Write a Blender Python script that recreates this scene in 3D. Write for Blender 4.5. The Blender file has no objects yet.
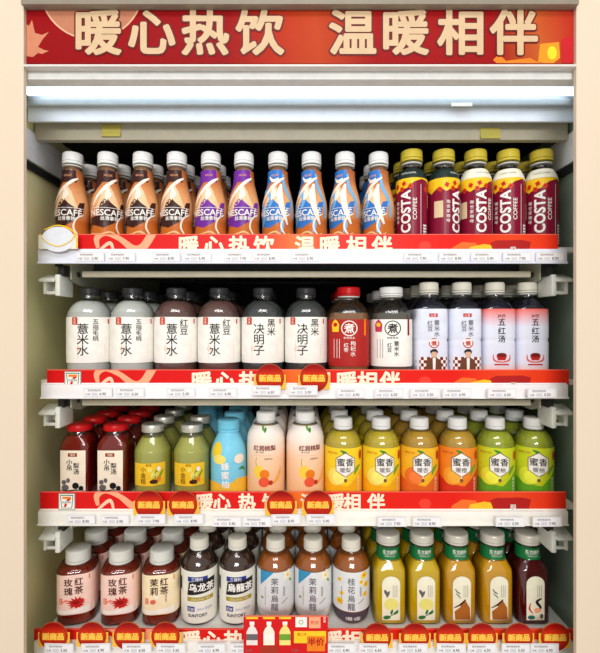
import bpy, bmesh, math, random
from mathutils import Vector, Matrix
random.seed(7)
S = bpy.context.scene
COL = S.collection
PI = math.pi
# ------------------------------------------------------------------ camera, world, lights, exposure
F, ZC = 446.0, 1.25                      # focal length in pixels (600 wide frame), camera height
cam = bpy.data.cameras.new('camera'); cam.sensor_fit = 'HORIZONTAL'; cam.sensor_width = 36
cam.lens = 36 * F / 600; cam.clip_start = .01
co = bpy.data.objects.new('camera', cam); COL.objects.link(co)
co.location = (0, 0, ZC); co.rotation_euler = (PI / 2, 0, 0)
S.camera = co
S.view_settings.view_transform = 'Standard'; S.view_settings.look = 'None'
S.view_settings.exposure = 0.16; S.view_settings.gamma = 1; S.view_settings.use_curve_mapping = False
w = bpy.data.worlds.new('shop_ambient'); S.world = w; w.use_nodes = True
w.node_tree.nodes['Background'].inputs[0].default_value = (1, .975, .94, 1)
w.node_tree.nodes['Background'].inputs[1].default_value = .52
def area(name, loc, sx, sy, power, target, color=(1, .98, .95)):
    l = bpy.data.lights.new(name, 'AREA'); l.shape = 'RECTANGLE'; l.size = sx; l.size_y = sy
    l.energy = power; l.color = color
    o = bpy.data.objects.new(name, l); COL.objects.link(o); o.location = loc
    o.rotation_euler = (Vector(target) - Vector(loc)).to_track_quat('-Z', 'Y').to_euler()
area('ceiling_light_near', (0, -.7, 2.75), 1.3, .35, 12, (0, .8, 1.1))
area('ceiling_light_far', (0, -2.9, 2.3), 1.8, .7, 60, (0, .8, 1.0))

# ------------------------------------------------------------------ helpers
def lin(c):
    return tuple(((v / 255) / 12.92 if v <= 10 else (((v / 255) + .055) / 1.055) ** 2.4) for v in c) + (1,)
_m = {}
def mat(name, c, rough=.45, metal=0, trans=0, spec=.25, emit=0, ior=1.45, var=.05, scale=60, coat=0):
    """procedural principled material; fine noise varies the colour a little"""
    if name in _m: return _m[name]
    m = bpy.data.materials.new(name); m.use_nodes = True; nt = m.node_tree
    b = nt.nodes['Principled BSDF']; col = lin(c)
    b.inputs['Roughness'].default_value = rough; b.inputs['Metallic'].default_value = metal
    b.inputs['Transmission Weight'].default_value = trans; b.inputs['IOR'].default_value = ior
    b.inputs['Specular IOR Level'].default_value = spec
    b.inputs['Coat Weight'].default_value = coat
    tc = nt.nodes.new('ShaderNodeTexCoord'); nz = nt.nodes.new('ShaderNodeTexNoise')
    nz.inputs['Scale'].default_value = scale; nz.inputs['Detail'].default_value = 2
    nt.links.new(tc.outputs['Object'], nz.inputs['Vector'])
    r = nt.nodes.new('ShaderNodeValToRGB'); r.color_ramp.elements[0].position = .3; r.color_ramp.elements[1].position = .7
    r.color_ramp.elements[0].color = tuple(v * (1 - var) for v in col[:3]) + (1,)
    r.color_ramp.elements[1].color = tuple(min(1, v * (1 + var)) for v in col[:3]) + (1,)
    nt.links.new(nz.outputs['Fac'], r.inputs['Fac']); nt.links.new(r.outputs['Color'], b.inputs['Base Color'])
    if emit:
        b.inputs['Emission Color'].default_value = col; b.inputs['Emission Strength'].default_value = emit
    _m[name] = m; return m
def grad(name, stops, axis=2, lo=0, hi=1, rough=.4, noise=0, nscale=12):
    """printed colour gradient along an object axis, optionally warped by noise"""
    if name in _m: return _m[name]
    m = bpy.data.materials.new(name); m.use_nodes = True; nt = m.node_tree; b = nt.nodes['Principled BSDF']
    b.inputs['Roughness'].default_value = rough; b.inputs['Specular IOR Level'].default_value = .15
    tc = nt.nodes.new('ShaderNodeTexCoord'); sp = nt.nodes.new('ShaderNodeSeparateXYZ')
    nt.links.new(tc.outputs['Object'], sp.inputs[0])
    mr = nt.nodes.new('ShaderNodeMapRange'); mr.inputs['From Min'].default_value = lo; mr.inputs['From Max'].default_value = hi
    nt.links.new(sp.outputs[axis], mr.inputs['Value']); src = mr.outputs['Result']
    if noise:
        nz = nt.nodes.new('ShaderNodeTexNoise'); nz.inputs['Scale'].default_value = nscale
        nt.links.new(tc.outputs['Object'], nz.inputs['Vector'])
        a = nt.nodes.new('ShaderNodeMath'); a.operation = 'MULTIPLY_ADD'; a.inputs[1].default_value = noise; a.inputs[2].default_value = -noise / 2
        nt.links.new(nz.outputs['Fac'], a.inputs[0])
        s = nt.nodes.new('ShaderNodeMath'); s.operation = 'ADD'
        nt.links.new(src, s.inputs[0]); nt.links.new(a.outputs[0], s.inputs[1]); src = s.outputs[0]
    r = nt.nodes.new('ShaderNodeValToRGB'); e = r.color_ramp.elements
    while len(e) < len(stops): e.new(.5)
    for k, (p, c) in enumerate(stops): e[k].position = p; e[k].color = lin(c)
    nt.links.new(src, r.inputs['Fac']); nt.links.new(r.outputs['Color'], b.inputs['Base Color'])
    _m[name] = m; return m
def shell(name, tint, gloss=.07, rough=.08):
    """thin clear plastic or glass wall: see-through with a fresnel sheen"""
    if name in _m: return _m[name]
    m = bpy.data.materials.new(name); m.use_nodes = True; nt = m.node_tree; nt.nodes.clear()
    out = nt.nodes.new('ShaderNodeOutputMaterial'); mx = nt.nodes.new('ShaderNodeMixShader')
    t = nt.nodes.new('ShaderNodeBsdfTransparent'); g = nt.nodes.new('ShaderNodeBsdfGlossy')
    t.inputs[0].default_value = lin(tint); g.inputs['Roughness'].default_value = rough
    fr = nt.nodes.new('ShaderNodeLayerWeight'); fr.inputs['Blend'].default_value = .35
    k = nt.nodes.new('ShaderNodeMath'); k.operation = 'MULTIPLY_ADD'; k.inputs[1].default_value = .35; k.inputs[2].default_value = gloss
    nt.links.new(fr.outputs['Fresnel'], k.inputs[0]); nt.links.new(k.outputs[0], mx.inputs[0])
    nt.links.new(t.outputs[0], mx.inputs[1]); nt.links.new(g.outputs[0], mx.inputs[2]); nt.links.new(mx.outputs[0], out.inputs[0])
    _m[name] = m; return m

def mesh_of(bm, name, mats, smooth=False):
    me = bpy.data.meshes.new(name); bm.normal_update(); bm.to_mesh(me); bm.free()
    for m in (mats if isinstance(mats, (list, tuple)) else [mats]): me.materials.append(m)
    if smooth:
        for p in me.polygons: p.use_smooth = True
        me.set_sharp_from_angle(angle=math.radians(40))
    return me
def obj(name, me, parent=None, loc=(0, 0, 0), label=None):
    o = bpy.data.objects.new(name, me); COL.objects.link(o); o.location = loc
    if parent: o.parent = parent
    if label: o['label'] = label
    return o
def tag(o, label, cat, group=None):
    o['label'] = label; o['category'] = cat
    if group: o['group'] = group
    return o
def root(name, loc, label, cat, group=None, rz=0):
    o = bpy.data.objects.new(name, None); COL.objects.link(o); o.location = loc; o.rotation_euler.z = rz
    o.empty_display_size = .03
    return tag(o, label, cat, group)
def box(bm, x0, x1, y0, y1, z0, z1, bev=0, mi=0, rot=None):
    r = bmesh.ops.create_cube(bm, size=1)
    bmesh.ops.scale(bm, vec=(x1 - x0, y1 - y0, z1 - z0), verts=r['verts'])
    fs = list({f for v in r['verts'] for f in v.link_faces})
    if bev:
        es = list({e for v in r['verts'] for e in v.link_edges})
        q = bmesh.ops.bevel(bm, geom=es, offset=bev, segments=2, affect='EDGES', profile=.5)
        fs = list({f for f in fs if f.is_valid} | set(q['faces']))
    vs = list({v for f in fs for v in f.verts})
    if rot: bmesh.ops.rotate(bm, verts=vs, cent=(0, 0, 0), matrix=rot)
    bmesh.ops.translate(bm, vec=((x0 + x1) / 2, (y0 + y1) / 2, (z0 + z1) / 2), verts=vs)
    for f in fs: f.material_index = mi
def boxes(name, lst, m, parent=None, bev=0, loc=(0, 0, 0), label=None):
    bm = bmesh.new()
    for b in lst: box(bm, *b, bev=bev)
    return obj(name, mesh_of(bm, name, m, bev > 0), parent, loc, label)
def X(px, D): return (px - 300) * D / F
def Z(py, D): return ZC + (326.5 - py) * D / F

# ---- surfaces of revolution (round or rounded-square), heights and radii in millimetres
def smooth_prof(p, step=3.0):
    """Catmull-Rom through (z, r, n) points; doubled points stay sharp"""
    out = []
    for i in range(len(p) - 1):
        a, b = p[i], p[i + 1]
        if a == b: continue
        a0 = p[i - 1] if i > 0 and p[i - 1] != a else a
        b1 = p[i + 2] if i + 2 < len(p) and p[i + 2] != b else b
        n = max(1, int(max(abs(b[0] - a[0]), abs(b[1] - a[1])) / step))
        for k in range(n):
            t = k / n
            q = []
            for j in range(2):
                q.append(.5 * (2 * a[j] + (b[j] - a0[j]) * t + (2 * a0[j] - 5 * a[j] + 4 * b[j] - b1[j]) * t * t + (3 * a[j] - a0[j] - 3 * b[j] + b1[j]) * t ** 3))
            q.append(a[2] + (b[2] - a[2]) * t); out.append(tuple(q))
    out.append(p[-1]); return out
class Prof:
    def __init__(s, pts, step=3.0):
        pts = [(q[0], q[1], q[2] if len(q) > 2 else 2) for q in pts]
        s.p = smooth_prof(pts, step)
    def at(s, z):
        p = s.p
        if z <= p[0][0]: return p[0][1], p[0][2]
        for a, b in zip(p, p[1:]):
            if a[0] <= z <= b[0] and b[0] > a[0]:
                t = (z - a[0]) / (b[0] - a[0]); return a[1] + (b[1] - a[1]) * t, a[2] + (b[2] - a[2]) * t
        return p[-1][1], p[-1][2]
def sup(r, n, th):
    s, c = math.sin(th), math.cos(th)
    if n > 2.01: r = r / ((abs(s) ** n + abs(c) ** n) ** (1 / n))
    return r * s, -r * c
def lathe(bm, pts, seg=36, cap0=True, cap1=True, mi=0, rib=0, off=0):
    rings = []
    for (z, r, n) in pts:
        ring = []
        for k in range(seg):
            rr = max(.01, r + off + (rib if k % 2 else 0))
            x, y = sup(rr, n, 2 * PI * k / seg)
            ring.append(bm.verts.new((x / 1000, y / 1000, z / 1000)))
        rings.append(ring)
    for a, b in zip(rings, rings[1:]):
        for k in range(seg):
            f = bm.faces.new((a[k], a[(k + 1) % seg], b[(k + 1) % seg], b[k])); f.material_index = mi
    if cap0: bm.faces.new(rings[0][::-1]).material_index = mi
    if cap1: bm.faces.new(rings[-1]).material_index = mi
def cap_mesh(z0, z1, r, m, ring=True, name='cap'):
    bm = bmesh.new(); h = z1 - z0
    lathe(bm, [(z0, r, 2), (z0 + h * .18, r, 2), (z0 + h * .2, r - .5, 2)], 48, mi=0) if ring else None
    lathe(bm, [(z0 + h * .24, r, 2), (z1 - h * .16, r - .3, 2)], 48, cap1=False, rib=-.5)
    lathe(bm, [(z1 - h * .16, r - .3, 2), (z1 - h * .05, r - 1.0, 2), (z1, r - 2.4, 2)], 48, cap0=False)
    return mesh_of(bm, name, m, True)

# ---- flat print: 2-D shapes (millimetres) wrapped on a bottle or laid on a card
_glyph = {}
def glyphs(s, bold=0.0):
    k = (s, bold)
    if k in _glyph: return _glyph[k]
    if bold:                                   # heavier stroke: the outline struck several times, each a little shifted
        vs, fs = glyphs(s); V = []; Fc = []; n = 12 if bold > .045 else 8 if bold > .015 else 4
        for q in range(n):
            t = 2 * PI * q / n + PI / n; b = len(V)
            V += [(x + bold * math.cos(t), y + bold * math.sin(t), q * .07) for x, y, l in vs]; Fc += [tuple(i + b for i in f) for f in fs]
        if bold > .045:
            for q in range(6):
                t = 2 * PI * q / 6; b = len(V)
                V += [(x + bold * .5 * math.cos(t), y + bold * .5 * math.sin(t), (n + q) * .07) for x, y, l in vs]; Fc += [tuple(i + b for i in f) for f in fs]
        _glyph[k] = (V, Fc); return V, Fc
    cu = bpy.data.curves.new('text', 'FONT'); cu.body = s; cu.size = 1; cu.resolution_u = 3; 
    o = bpy.data.objects.new('text', cu); COL.objects.link(o)
    bpy.context.view_layer.update()
    dg = bpy.context.evaluated_depsgraph_get(); me = bpy.data.meshes.new_from_object(o.evaluated_get(dg))
    vs = [(v.co.x, v.co.y, 0.0) for v in me.vertices]; fs = [tuple(p.vertices) for p in me.polygons]
    bpy.data.objects.remove(o); bpy.data.curves.remove(cu); bpy.data.meshes.remove(me)
    _glyph[k] = (vs, fs); return vs, fs
class Print:
    def __init__(s): s.items = []            # (verts2d, faces, material, layer, is_text)
    def add(s, vs, fs, m, layer=1, text=False): s.items.append((vs, fs, m, layer + .02 * len(s.items), text)); return s
    def poly(s, pts, m, layer=1): return s.add(pts, [tuple(range(len(pts)))], m, layer)
    def rect(s, x0, x1, z0, z1, m, layer=1): return s.poly([(x0, z0), (x1, z0), (x1, z1), (x0, z1)], m, layer)
    def ell(s, cx, cz, rx, rz, m, layer=1, rot=0, n=20):
        c, d = math.cos(rot), math.sin(rot)
        return s.poly([(cx + rx * math.cos(t) * c - rz * math.sin(t) * d, cz + rx * math.cos(t) * d + rz * math.sin(t) * c)
                       for t in [2 * PI * k / n for k in range(n)]], m, layer)
    def ring(s, cx, cz, r, w, m, layer=1, n=28):
        vs = []; fs = []
        for k in range(n):
            t = 2 * PI * k / n; vs += [(cx + r * math.cos(t), cz + r * math.sin(t)), (cx + (r - w) * math.cos(t), cz + (r - w) * math.sin(t))]
            a = 2 * k; b = 2 * ((k + 1) % n); fs.append((a, b, b + 1, a + 1))
        return s.add(vs, fs, m, layer)
    def ribbon(s, pts, ws, m, layer=1):
        P = smooth_prof([(a, b, w) for (a, b), w in zip(pts, ws)], 2.0)
        vs = []; fs = []
        for i, p in enumerate(P):
            q0 = P[max(0, i - 1)]; q1 = P[min(len(P) - 1, i + 1)]
            d = Vector((q1[0] - q0[0], q1[1] - q0[1])); d = d.normalized() if d.length else Vector((1, 0))
            vs += [(p[0] - d.y * p[2] / 2, p[1] + d.x * p[2] / 2), (p[0] + d.y * p[2] / 2, p[1] - d.x * p[2] / 2)]
            if i: fs.append((2 * i - 2, 2 * i - 1, 2 * i + 1, 2 * i))
        return s.add(vs, fs, m, layer)
    def text(s, t, cx, cz, em, m, layer=3, bold=0.0, rot=0, sx=1, vert=False, pitch=None):
        if vert:
            p = pitch or em * 1.02
            for k, ch in enumerate(t): s.text(ch, cx, cz + (len(t) - 1) * p / 2 - k * p, em, m, layer, bold, 0, sx)
            return s
        vs, fs = glyphs(t, bold)
        if not vs: return s
        x0 = min(v[0] for v in vs); x1 = max(v[0] for v in vs); y0 = min(v[1] for v in vs); y1 = max(v[1] for v in vs)
        mx, my = (x0 + x1) / 2, (y0 + y1) / 2; c, d = math.cos(rot), math.sin(rot); o = []
        for a, b, l in vs:
            a = (a - mx) * em * sx; b = (b - my) * em; o.append((cx + a * c - b * d, cz + a * d + b * c, l))
        return s.add(o, fs, m, layer, True)
    def build(s, name, text, fn=None, clip=None, step=4.0, lay=.16):
        """fn maps (u, v, lift) in mm to a point in metres; default lays it flat facing -Y"""
        bm = bmesh.new(); mats = []
        for vs, fs, m, layer, tx in s.items:
            if text is not None and tx != text: continue
            if m not in mats: mats.append(m)
            mi = mats.index(m); V = [bm.verts.new((q[0], q[1], layer + (q[2] if len(q) > 2 else 0))) for q in vs]
            for f in fs:
                try: bm.faces.new([V[k] for k in f]).material_index = mi
                except ValueError: pass
        if not bm.faces: bm.free(); return None
        bmesh.ops.recalc_face_normals(bm, faces=bm.faces)
        for f in bm.faces:
            f.normal_update()
            if f.normal.z < 0: f.normal_flip()
        def cut(co, no, clear=False):
            bmesh.ops.bisect_plane(bm, geom=bm.verts[:] + bm.edges[:] + bm.faces[:], plane_co=co, plane_no=no, clear_outer=clear)
        if clip:
            x0, x1, z0, z1 = clip
            if x0 is not None: cut((x0, 0, 0), (-1, 0, 0), True)
            if x1 is not None: cut((x1, 0, 0), (1, 0, 0), True)
            if z0 is not None: cut((0, z0, 0), (0, -1, 0), True)
            if z1 is not None: cut((0, z1, 0), (0, 1, 0), True)
        if not bm.faces: bm.free(); return None
        if fn:
            big = [f for f in bm.faces if len(f.verts) > 4]
            if big: bmesh.ops.triangulate(bm, faces=big)
            xs = [v.co.x for v in bm.verts]; zs = [v.co.y for v in bm.verts]
            k = math.floor(min(xs) / step) + 1
            while k * step < max(xs): cut((k * step, 0, 0), (1, 0, 0)); k += 1
            st = step * 1.5; k = math.floor(min(zs) / st) + 1
            while k * st < max(zs): cut((0, k * st, 0), (0, 1, 0)); k += 1
            for v in bm.verts: v.co = fn(v.co.x, v.co.y, v.co.z)
        else:
            for v in bm.verts: v.co = Vector((v.co.x / 1000, -v.co.z * lay / 1000, v.co.y / 1000))
        return mesh_of(bm, name, mats)
def wrap(P, rref, lay=.22, base=.35):
    def fn(u, z, layer):
        r, n = P.at(z); th = u / rref if n < 3 else (math.atan2(u, rref) if abs(u) < rref * .97 else u / rref)
        x, y = sup(r + base + layer * lay, n, th)
        return Vector((x / 1000, y / 1000, z / 1000))
    return fn

# ---- colours
C = {}
def c(name, rgb, **k): C[name] = mat(name, rgb, **k); return C[name]
c('ink', (38, 34, 34), var=.02); c('grey_ink', (105, 100, 104)); c('white_print', (246, 242, 236), var=.02)
c('red_print', (200, 32, 30)); c('orange_print', (240, 130, 30)); c('yellow_print', (250, 205, 40)); c('green_print', (60, 140, 50))
c('leaf_green', (110, 165, 50)); c('cream_print', (250, 240, 210)); c('peach_print', (248, 172, 130)); c('dark_red_print', (130, 20, 22))
c('brown_print', (70, 34, 26)); c('blue_print', (40, 60, 140)); c('gold_print', (170, 150, 40)); c('maroon', (134, 16, 50), rough=.3)
c('white_cap', (246, 246, 244), rough=.35, var=.02); c('ivory_cap', (238, 234, 220), rough=.35, var=.02)
c('dark_cap', (52, 52, 54), rough=.35); c('red_cap', (205, 22, 26), rough=.3); c('gold_cap', (214, 192, 62), rough=.3)
c('silver_cap', (214, 212, 200), rough=.28, metal=.55); c('frost_cap', (222, 222, 214), rough=.4); c('teal_blue', (120, 205, 235), rough=.35)
CLEAR = shell('clear_plastic', (238, 240, 240)); 
def drink(name, rgb, trans=.45, rough=.12): return mat(name, rgb, rough=rough, trans=trans * .22, ior=1.33, var=.04, scale=20, spec=.4)

# ------------------------------------------------------------------ bottle kinds: each returns a list of (part name, mesh, label)
def bottle_parts(prof, body_m, cap, labels, pr=None, rref=30, drinkspec=None, seg=40, neck=None, extra=()):
    P = Prof(prof); parts = []
    bm = bmesh.new(); lathe(bm, P.p, seg, cap1=False); parts.append(('body', mesh_of(bm, 'body', body_m, True), None))
    if drinkspec:
        m, zt = drinkspec
        pts = [q for q in P.p if q[0] <= zt]; 
        bm = bmesh.new(); lathe(bm, [(max(1.5, z), r - 1.1, n) for z, r, n in pts], seg); parts.append(('drink', mesh_of(bm, 'drink', m, True), None))
    if neck:
        z, r = neck; bm = bmesh.new(); lathe(bm, [(z, r - 1, 2), (z + .4, r, 2), (z + 2, r, 2), (z + 2.4, r - 1, 2)], 36); parts.append(('neck_ring', mesh_of(bm, 'neck_ring', C['frost_cap'] if cap[3] is not C['dark_cap'] else CLEAR, True), None))
    z0, z1, r, m = cap; parts.append(('cap', cap_mesh(z0, z1, r, m), None))
    for nm, a, b, m in labels:                      # wrap-round sleeves
        zs = [a] + [q[0] for q in P.p if a + .5 < q[0] < b - .5] + [b]
        bm = bmesh.new(); lathe(bm, [(z,) + P.at(z) for z in zs], max(seg, 44), False, False, off=.35); parts.append((nm, mesh_of(bm, nm, m, True), None))
    if pr:
        fn = wrap(P, rref)
        a = pr.build('printed_artwork', False, fn); b = pr.build('lettering', True, fn)
        if a: parts.append(('printed_artwork', a, None))
        if b: parts.append(('lettering', b, None))
    parts += list(extra); return parts

def k_coffee(accent, accent2, blue=False):
    p = Print(); A, B = accent, accent2; cream = mat('latte_cream', (248, 236, 222), rough=.3)
    p.poly([(-16, 118), (22, 118), (20, 139), (-18, 139)], A, 1)
    p.poly([(-62, 96), (-30, 100), (-14, 118), (-18, 139), (-62, 139)], A, 1)
    p.ribbon([(26, 126), (10, 119), (-6, 108), (-20, 92), (-27, 76)], [2, 6, 7, 6, 2], cream, 3)
    pale = mat('painted_highlight', (240, 200, 158), rough=.3)  # pale zones paint the bottle's central shine into the sleeve colour
    p.ribbon([(-8, 112), (-4, 98), (-10, 84), (-20, 72)], [4, 20, 12, 2], pale, 1); p.ribbon([(0, 112), (2, 98), (10, 84), (20, 72)], [4, 18, 12, 2], pale, 2)
    p.ribbon([(-2, 108), (0, 96), (-4, 86)], [2, 12, 2], mat('painted_shine', (250, 236, 218), rough=.3), 3)  # brightest core of the painted shine
    p.ell(0, 70, 15, 19, A, 1)
    p.poly([(-36, 38), (-30, 44), (-8, 38), (8, 46), (28, 60), (34, 84), (24, 82), (14, 62), (-36, 56)], A, 1)
    if blue:
        p.ribbon([(-34, 92), (-24, 76), (-20, 60), (-34, 36)], [3, 9, 12, 10], B, 2)
        p.ribbon([(22, 132), (25, 108), (36, 84), (38, 56)], [5, 8, 6, 4], B, 2)
        p.ribbon([(-16, 128), (-4, 120), (10, 124)], [3, 6, 3], cream, 4); p.ribbon([(-30, 104), (-14, 100), (-4, 86), (-8, 72)], [3, 7, 7, 3], B, 2); p.ribbon([(6, 60), (16, 46), (14, 30)], [3, 7, 4], B, 2)
        p.ribbon([(16, 114), (12, 96), (16, 70), (26, 44)], [4, 12, 9, 3], cream, 3)
    p.ribbon([(30, 62), (18, 54), (14, 38), (24, 22)], [2, 3, 3, 2], cream, 3)
    p.ribbon([(-36, 30), (-14, 27), (4, 31), (18, 24), (30, 30)], [1, 2, 3, 3, 1], mat('latte_light', (240, 190, 130)), 2)
    p.text('NESCAFÉ', -2, 65, 14.5, C['white_print'], 5, .02)
    p.rect(-30, 30, 71.5, 72.3, C['white_print'], 4)
    p.text('丝滑拿铁', 2, 54, 7.5, C['white_print'], 5, .02)
    p.text('NESCAFÉ', 0, 130, 5, C['peach_print'], 5)
    prof = [(0, 24), (2, 27), (2, 27), (30, 27.4), (44, 26.4), (66, 27.4), (84, 26.2), (102, 22.5), (118, 18.5), (134, 17), (140, 17.2), (143, 14), (153, 13.5)]
    return bottle_parts(prof, CLEAR, (152, 172, 17.2, C['white_cap']), [('sleeve', 3, 139, grad('coffee_sleeve_print_and_shine', [(0, (206, 116, 40)), (.35, (196, 104, 42)), (.6, (232, 172, 116)), (.8, (204, 124, 70)), (1, (176, 98, 54))], 2, 0, .14, .28, .25, 40))],  # caramel print; its paler middle stop paints in the central highlight
        p, 28, (drink('milk_coffee', (170, 120, 85), .1), 149), neck=(147, 16.5))
def k_costa(dark):
    p = Print(); W = C['white_print']; top = mat('dark_green_shoulder', (28, 44, 40), rough=.3) if dark else mat('cream_shoulder', (240, 236, 214), rough=.3)
    M = C['maroon']; R = mat('orange_red_cube', (225, 70, 20)); R2 = mat('deep_red_cube', (190, 35, 25))
    wave = [(-86, 106), (-70, 112), (-50, 98), (-36, 108), (-24, 100), (-15, 105), (-4, 106), (8, 116), (22, 121), (36, 118), (50, 100), (64, 108), (86, 106)]
    p.poly([(-86, 4), (86, 4)] + wave[::-1], M, 1)
    for (x, z, a) in [(-23, 111, .3), (-9, 114, -.3), (-13, 105, .6), (2, 109, .1), (-34, 104, .2), (40, 112, .4), (30, 104, -.2)]:
        p.poly([(x + 4.6 * math.cos(a + q), z + 5.2 * math.sin(a + q)) for q in (0, PI / 2, PI, 3 * PI / 2)], R, 2)
        p.poly([(x + 2.6 * math.cos(a + q), z + 3 * math.sin(a + q)) for q in (0, PI / 2, PI, 3 * PI / 2)], R2, 3)
    p.text('COSTA', -6, 66, 22, W, 4, .035, PI / 2); p.text('COFFEE', 9, 70, 9, W, 4, .01, PI / 2, 1.2)
    p.text('咖世家咖啡', -21, 66, 6.5, W, 4, .01, 0, 1, True, 8)
    p.rect(19, 19.8, 6, 112, W, 3); p.rect(-44, -29, 56, 84, mat('tan_panel', (225, 200, 160)), 3)
    p.rect(24, 32, 12, 44, W, 3)
    for k in range(6): p.rect(24, 32, 14 + k * 5, 15.6 + k * 5, C['ink'], 4)
    p.text('咖啡饮料', 36, 84, 5.5, C['peach_print'], 4, 0, 0, 1, True)
    p.text('COSTA COFFEE', -2, 132, 4, C['grey_ink'] if not dark else W, 4)
    prof = [(0, 22), (3, 27), (3, 27), (60, 27), (112, 27), (124, 26.4), (134, 23), (141, 19), (145, 15.5), (157, 15)]
    return bottle_parts(prof, CLEAR, (157, 176, 19, C['gold_cap']), [('sleeve', 3, 124, mat('yellow_sleeve', (246, 200, 36), rough=.3)), ('shoulder_sleeve', 123, 141, top)],
        p, 27, (drink('dark_coffee', (50, 28, 20), .2), 150), neck=(151, 18))

def k_herb(right, left, dm, rx, lx, rs, ls, dark=True):
    p = Print(); I = mat('brush_ink', (30, 28, 30)); x = mat('paper_label', (250, 247, 240), rough=.5)
    p.ring(-23, 97, 0, 0, I) if 0 else None
    p.poly([(-27.5, 90), (-18.5, 90), (-18, 92), (-18, 101), (-19, 102.5), (-27, 102.5), (-28, 101), (-28, 92)], mat('seal_red', (205, 70, 60)), 1)
    p.text('本味', -23, 96.2, 5, C['cream_print'], 2, 0, 0, 1, True)
    p.text(right, rx, 100 - rs * len(right) / 2 * .98, rs, I, 2, .006, 0, 1, True, rs * .98)
    p.text(left, lx, 93 - ls * len(left) * .5, ls, I, 2, .008, 0, 1, True, ls * .98)
    for k in range(9): p.rect(-18.2, -17.4, 34 + k * 3.5, 36 + k * 3.5, C['peach_print'], 1)
    for k in range(7): p.rect(24, 24.7, 34 + k * 3.5, 36 + k * 3.5, C['peach_print'], 1)
    p.ring(-16, 50, 3.5, .8, C['peach_print'], 1)
    p.rect(30, 33, 92, 100, mat('seal_red', (205, 70, 60)), 1)
    n = 2.12
    prof = [(0, 31, n), (4, 36, n), (4, 36, n), (26, 36.7, n), (103, 36.7, n), (111, 35.6, n), (120, 31.5, n), (127, 25, 2.2), (131, 19.5, 2), (133.5, 16.6, 2), (137, 16, 2), (145, 15.6, 2)]
    return bottle_parts(prof, CLEAR, (141, 153.5, 17.5, C['dark_cap']), [('label', 26, 103, x)], p, 36, (dm, 132), neck=(138, 18), seg=64)
def k_jar(red):
    p = Print(); bg = mat('brick_red_label', (178, 38, 34), rough=.45) if red else mat('paper_label', (250, 247, 240), rough=.5)
    I = C['white_print'] if red else mat('brush_ink', (30, 28, 30))
    p.ring(1, 84, 13, 1.6, I, 1); p.text('煮', 1, 84, 17, I, 2, .02); p.text('鲜煮草本', 1, 68, 4.5, I, 2)
    p.poly([(-27, 78), (-16, 78), (-15, 90), (-18, 96), (-21.5, 99), (-25, 96), (-28, 90)], C['yellow_print'] if red else mat('badge_pink', (200, 60, 90)), 1)
    p.ell(-21.5, 90, 3.5, 3.5, C['red_print'] if red else C['yellow_print'], 2)
    p.text('红枣' if red else '红豆', -4, 52, 8, I, 2, .01, 0, 1, True); p.text('枸杞水' if red else '薏米水', 7, 50, 8.6, I, 2, .01, 0, 1, True)
    for q in (-24, -19, -15): p.rect(q, q + .8, 34, 66, I if red else C['grey_ink'], 1)
    p.rect(25, 29, 72, 100, mat('deep_red_strip', (150, 30, 30)) if not red else C['orange_print'], 1)
    n = 2.6
    prof = [(0, 31, n), (4, 35, n), (4, 35, n), (26, 35.5, n), (103, 35.5, n), (109, 34.6, n), (119, 30, n), (126, 24, 2.2), (131, 19, 2), (134, 17.5, 2), (142, 17, 2)]
    return bottle_parts(prof, CLEAR, (140, 155, 20.5, C['red_cap'] if red else C['white_cap']), [('label', 20, 99, bg)], p, 35,
        (drink('jujube_water', (176, 126, 84), .6) if red else drink('bean_water', (120, 112, 100), .6), 112), neck=(137, 19), seg=64)
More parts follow.
